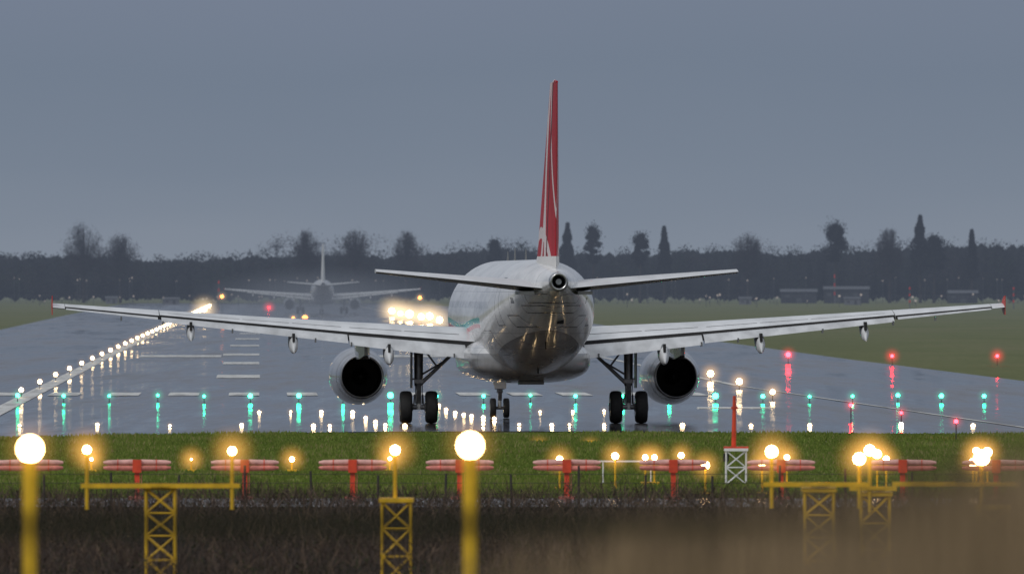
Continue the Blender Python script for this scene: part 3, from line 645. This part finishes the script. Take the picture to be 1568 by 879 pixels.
for a in [('bare_tree',128,342,66,'bare'),('bare_tree',184,361,60,'bare'),('bare_tree',470,354,50,'bare'),('bare_tree',622,355,44,'bare'),('bare_tree',545,353,56,'bare'),
          ('pine_tree',908,338,30,'clump'),('pine_tree',869,342,34,'pine'),('pine_tree',980,350,32,'clump'),('pine_tree',1017,347,28,'pine'),('pine_tree',1278,333,44,'clump'),('pine_tree',1409,330,42,'pine'),('pine_tree',1430,354,44,'clump'),('pine_tree',757,360,28,'clump'),('bare_tree',1362,350,44,'bare'),('bare_tree',1145,358,50,'bare'),('pine_tree',1488,352,22,'pine')]: dist_tree(*a)

m_hut=simple('hut_paint',(.12,.125,.14),.7); m_hut2=simple('hut_dark',(.05,.055,.065),.7)
for i,(u,w_) in enumerate([(171,3),(262,4),(1141,3),(1305,4)]):
    x,y,_=G(u,466+random.uniform(-2,1)); mb=MB(); h_=random.uniform(1.0,1.6)
    mb.box((x,y,h_/2),(w_,3,h_),0); mb.loft([[(x-w_/2-.2,y-1.7,h_),(x+w_/2+.2,y-1.7,h_),(x+w_/2+.2,y+1.7,h_),(x-w_/2-.2,y+1.7,h_)],[(x-w_/2-.2,y-.1,h_+.5),(x+w_/2+.2,y-.1,h_+.5),(x+w_/2+.2,y+.1,h_+.5),(x-w_/2-.2,y+.1,h_+.5)]],1,False)
    mb.box((x+.2*w_,y-1.51,.6),(.7,.05,1.0),1); mb.box((x-.25*w_,y-1.51,.8),(.7,.05,.4),1)
    mb.obj('equipment_hut',[m_hut,m_hut2])
m_bld=simple('cladding',(.036,.038,.045),.8,0,.3,.2,.1); m_glz=simple('dark_glazing',(.02,.024,.03),.5)
for u0,u1,vt in [(1196,1250,447),(1262,1330,443),(1452,1496,449)]:
    Yb=3230; xa=P(u0,0,Yb)[0]; xb=P(u1,0,Yb)[0]; zt=P(0,vt,Yb)[2]; L=xb-xa; mb=MB()
    mb.box(((xa+xb)/2,Yb,zt/2),(L,8,zt),0)
    mb.loft([[(xa-.3,Yb-4.3,zt),(xb+.3,Yb-4.3,zt),(xb+.3,Yb+4.3,zt),(xa-.3,Yb+4.3,zt)],[(xa-.3,Yb-.2,zt+.8),(xb+.3,Yb-.2,zt+.8),(xb+.3,Yb+.2,zt+.8),(xa-.3,Yb+.2,zt+.8)]],1,False)
    nb=int(L/2.4)
    for k in range(nb):
        x=xa+(k+.5)*L/nb; mb.box((x,Yb-4.02,zt*.62),(1.2,.05,zt*.22),2 if k%3 else 1)
        if k%4==1: mb.box((x,Yb-4.02,zt*.24),(1.6,.06,zt*.42),1)
    mb.obj('airfield_building',[m_bld,m_hut2,m_glz])
mb=MB()
for k in range(-70,71):
    x=k*4.0; mb.cyl((x,3150,0),(x,3150,2.3),.05,None,4,0)
for z in (.8,1.7,2.2): mb.cyl((-280,3150,z),(280,3150,z),.025,None,4,0)
mb.obj('perimeter_fence',[m_hut2])
for u,vt,v0 in ((1278,421,462),(1393,440,470),(335,430,468),(1552,440,470)):
    x,y,_=G(u,v0+3); z=P(0,vt,y)[2]; mb=MB(); mb.cyl((x,y,0),(x,y,z),.12,.08,6,0)
    for k in range(3): mb.box((x,y,z*(.35+.3*k)),(.3,.3,z*.12),1)
    mb.obj('marker_mast',[m_hut,m_redp])
mb=MB()
for k in range(60):
    u=random.uniform(-20,1590); x,y,z=P(u,random.uniform(425,431),3140); r=random.uniform(.08,.2)
    mb.cyl((x,y,0),(x,y,z),.05,None,4,0); mb.sph((x,y,z),r,1,6,3)
for k in range(40):
    u=random.uniform(60,420) if k%2 else random.uniform(950,1580); x,y,z=P(u,random.uniform(450,463),random.uniform(2600,3100)); r=random.uniform(.1,.26)
    mb.cyl((x,y,0),(x,y,z),.05,None,4,0); mb.sph((x,y,z),r,1,6,3)
mb.obj('perimeter_lamps',[m_hut2,emis('perimeter_lamp',(1,.85,.75),.45)])

# ------------------------------------------------------------------ camera-side bank: fence and dry grass
m_rail=simple('old_wood',(.022,.024,.014),.95,0,.2,3,.05)
mb=MB(); Yf=30
zr=P(0,803,Yf)[2]; mb.box((-3.0,Yf,zr),(9.4,.03,.042),0)
for x in [P(u,0,Yf)[0] for u in (-1500,-300,1412,1458,2500)]:
    mb.loft([[(x-.022,Yf+.05,3.2),(x+.022,Yf+.05,3.2),(x+.022,Yf+.1,3.2),(x-.022,Yf+.1,3.2)],[(x-.018,Yf+.05,P(0,705,Yf)[2] if x>.5 else zr+.1),(x+.018,Yf+.05,P(0,705,Yf)[2] if x>.5 else zr+.1),(x+.018,Yf+.1,P(0,705,Yf)[2] if x>.5 else zr+.1),(x-.018,Yf+.1,P(0,705,Yf)[2] if x>.5 else zr+.1)]],0,False)
mb.obj('wooden_fence',[m_rail])
r1=leafmat('reed_tan',(.30,.215,.13),.3); r2=leafmat('reed_brown',(.11,.082,.05),.3)
V=[];mi=[]
for i in range(1700):
    if i%4==0: Y_=random.uniform(26,40); wd=random.uniform(.006,.014); x=random.uniform(-.2,2.2)
    else: Y_=random.uniform(13,20); wd=random.uniform(.002,.0045); x=random.uniform(-.1,.9) if i%3 else random.uniform(.2,3)
    u=x/Y_*F+CU
    cl=math.sin(u*.021)+.6*math.sin(u*.047+2)
    if u<760+random.uniform(-60,60) or (cl<-.3 and random.random()<.6): continue
    vt=np.interp(u,[700,850,1000,1200,1400,1568,2500],[870,843,822,800,765,700,690])+random.gauss(0,26)+abs(random.gauss(0,18)); zt=H-(vt-HV)/F*Y_
    lx=random.gauss(0,.05); zb=3.27; zm=zb+(zt-zb)*.6
    V+= [(x-wd,Y_,zb),(x+wd,Y_,zb),(x+wd*.9+lx*.3,Y_,zm),(x-wd*.9+lx*.3,Y_,zm),(x-wd*.9+lx*.3,Y_,zm),(x+wd*.9+lx*.3,Y_,zm),(x+wd*.3+lx,Y_,zt),(x-wd*.3+lx,Y_,zt)]
    k=random.choice([0,0,1]); mi+=[k,k]
np_obj('dry_grass',np.array(V),4,[r1,r2],mi)
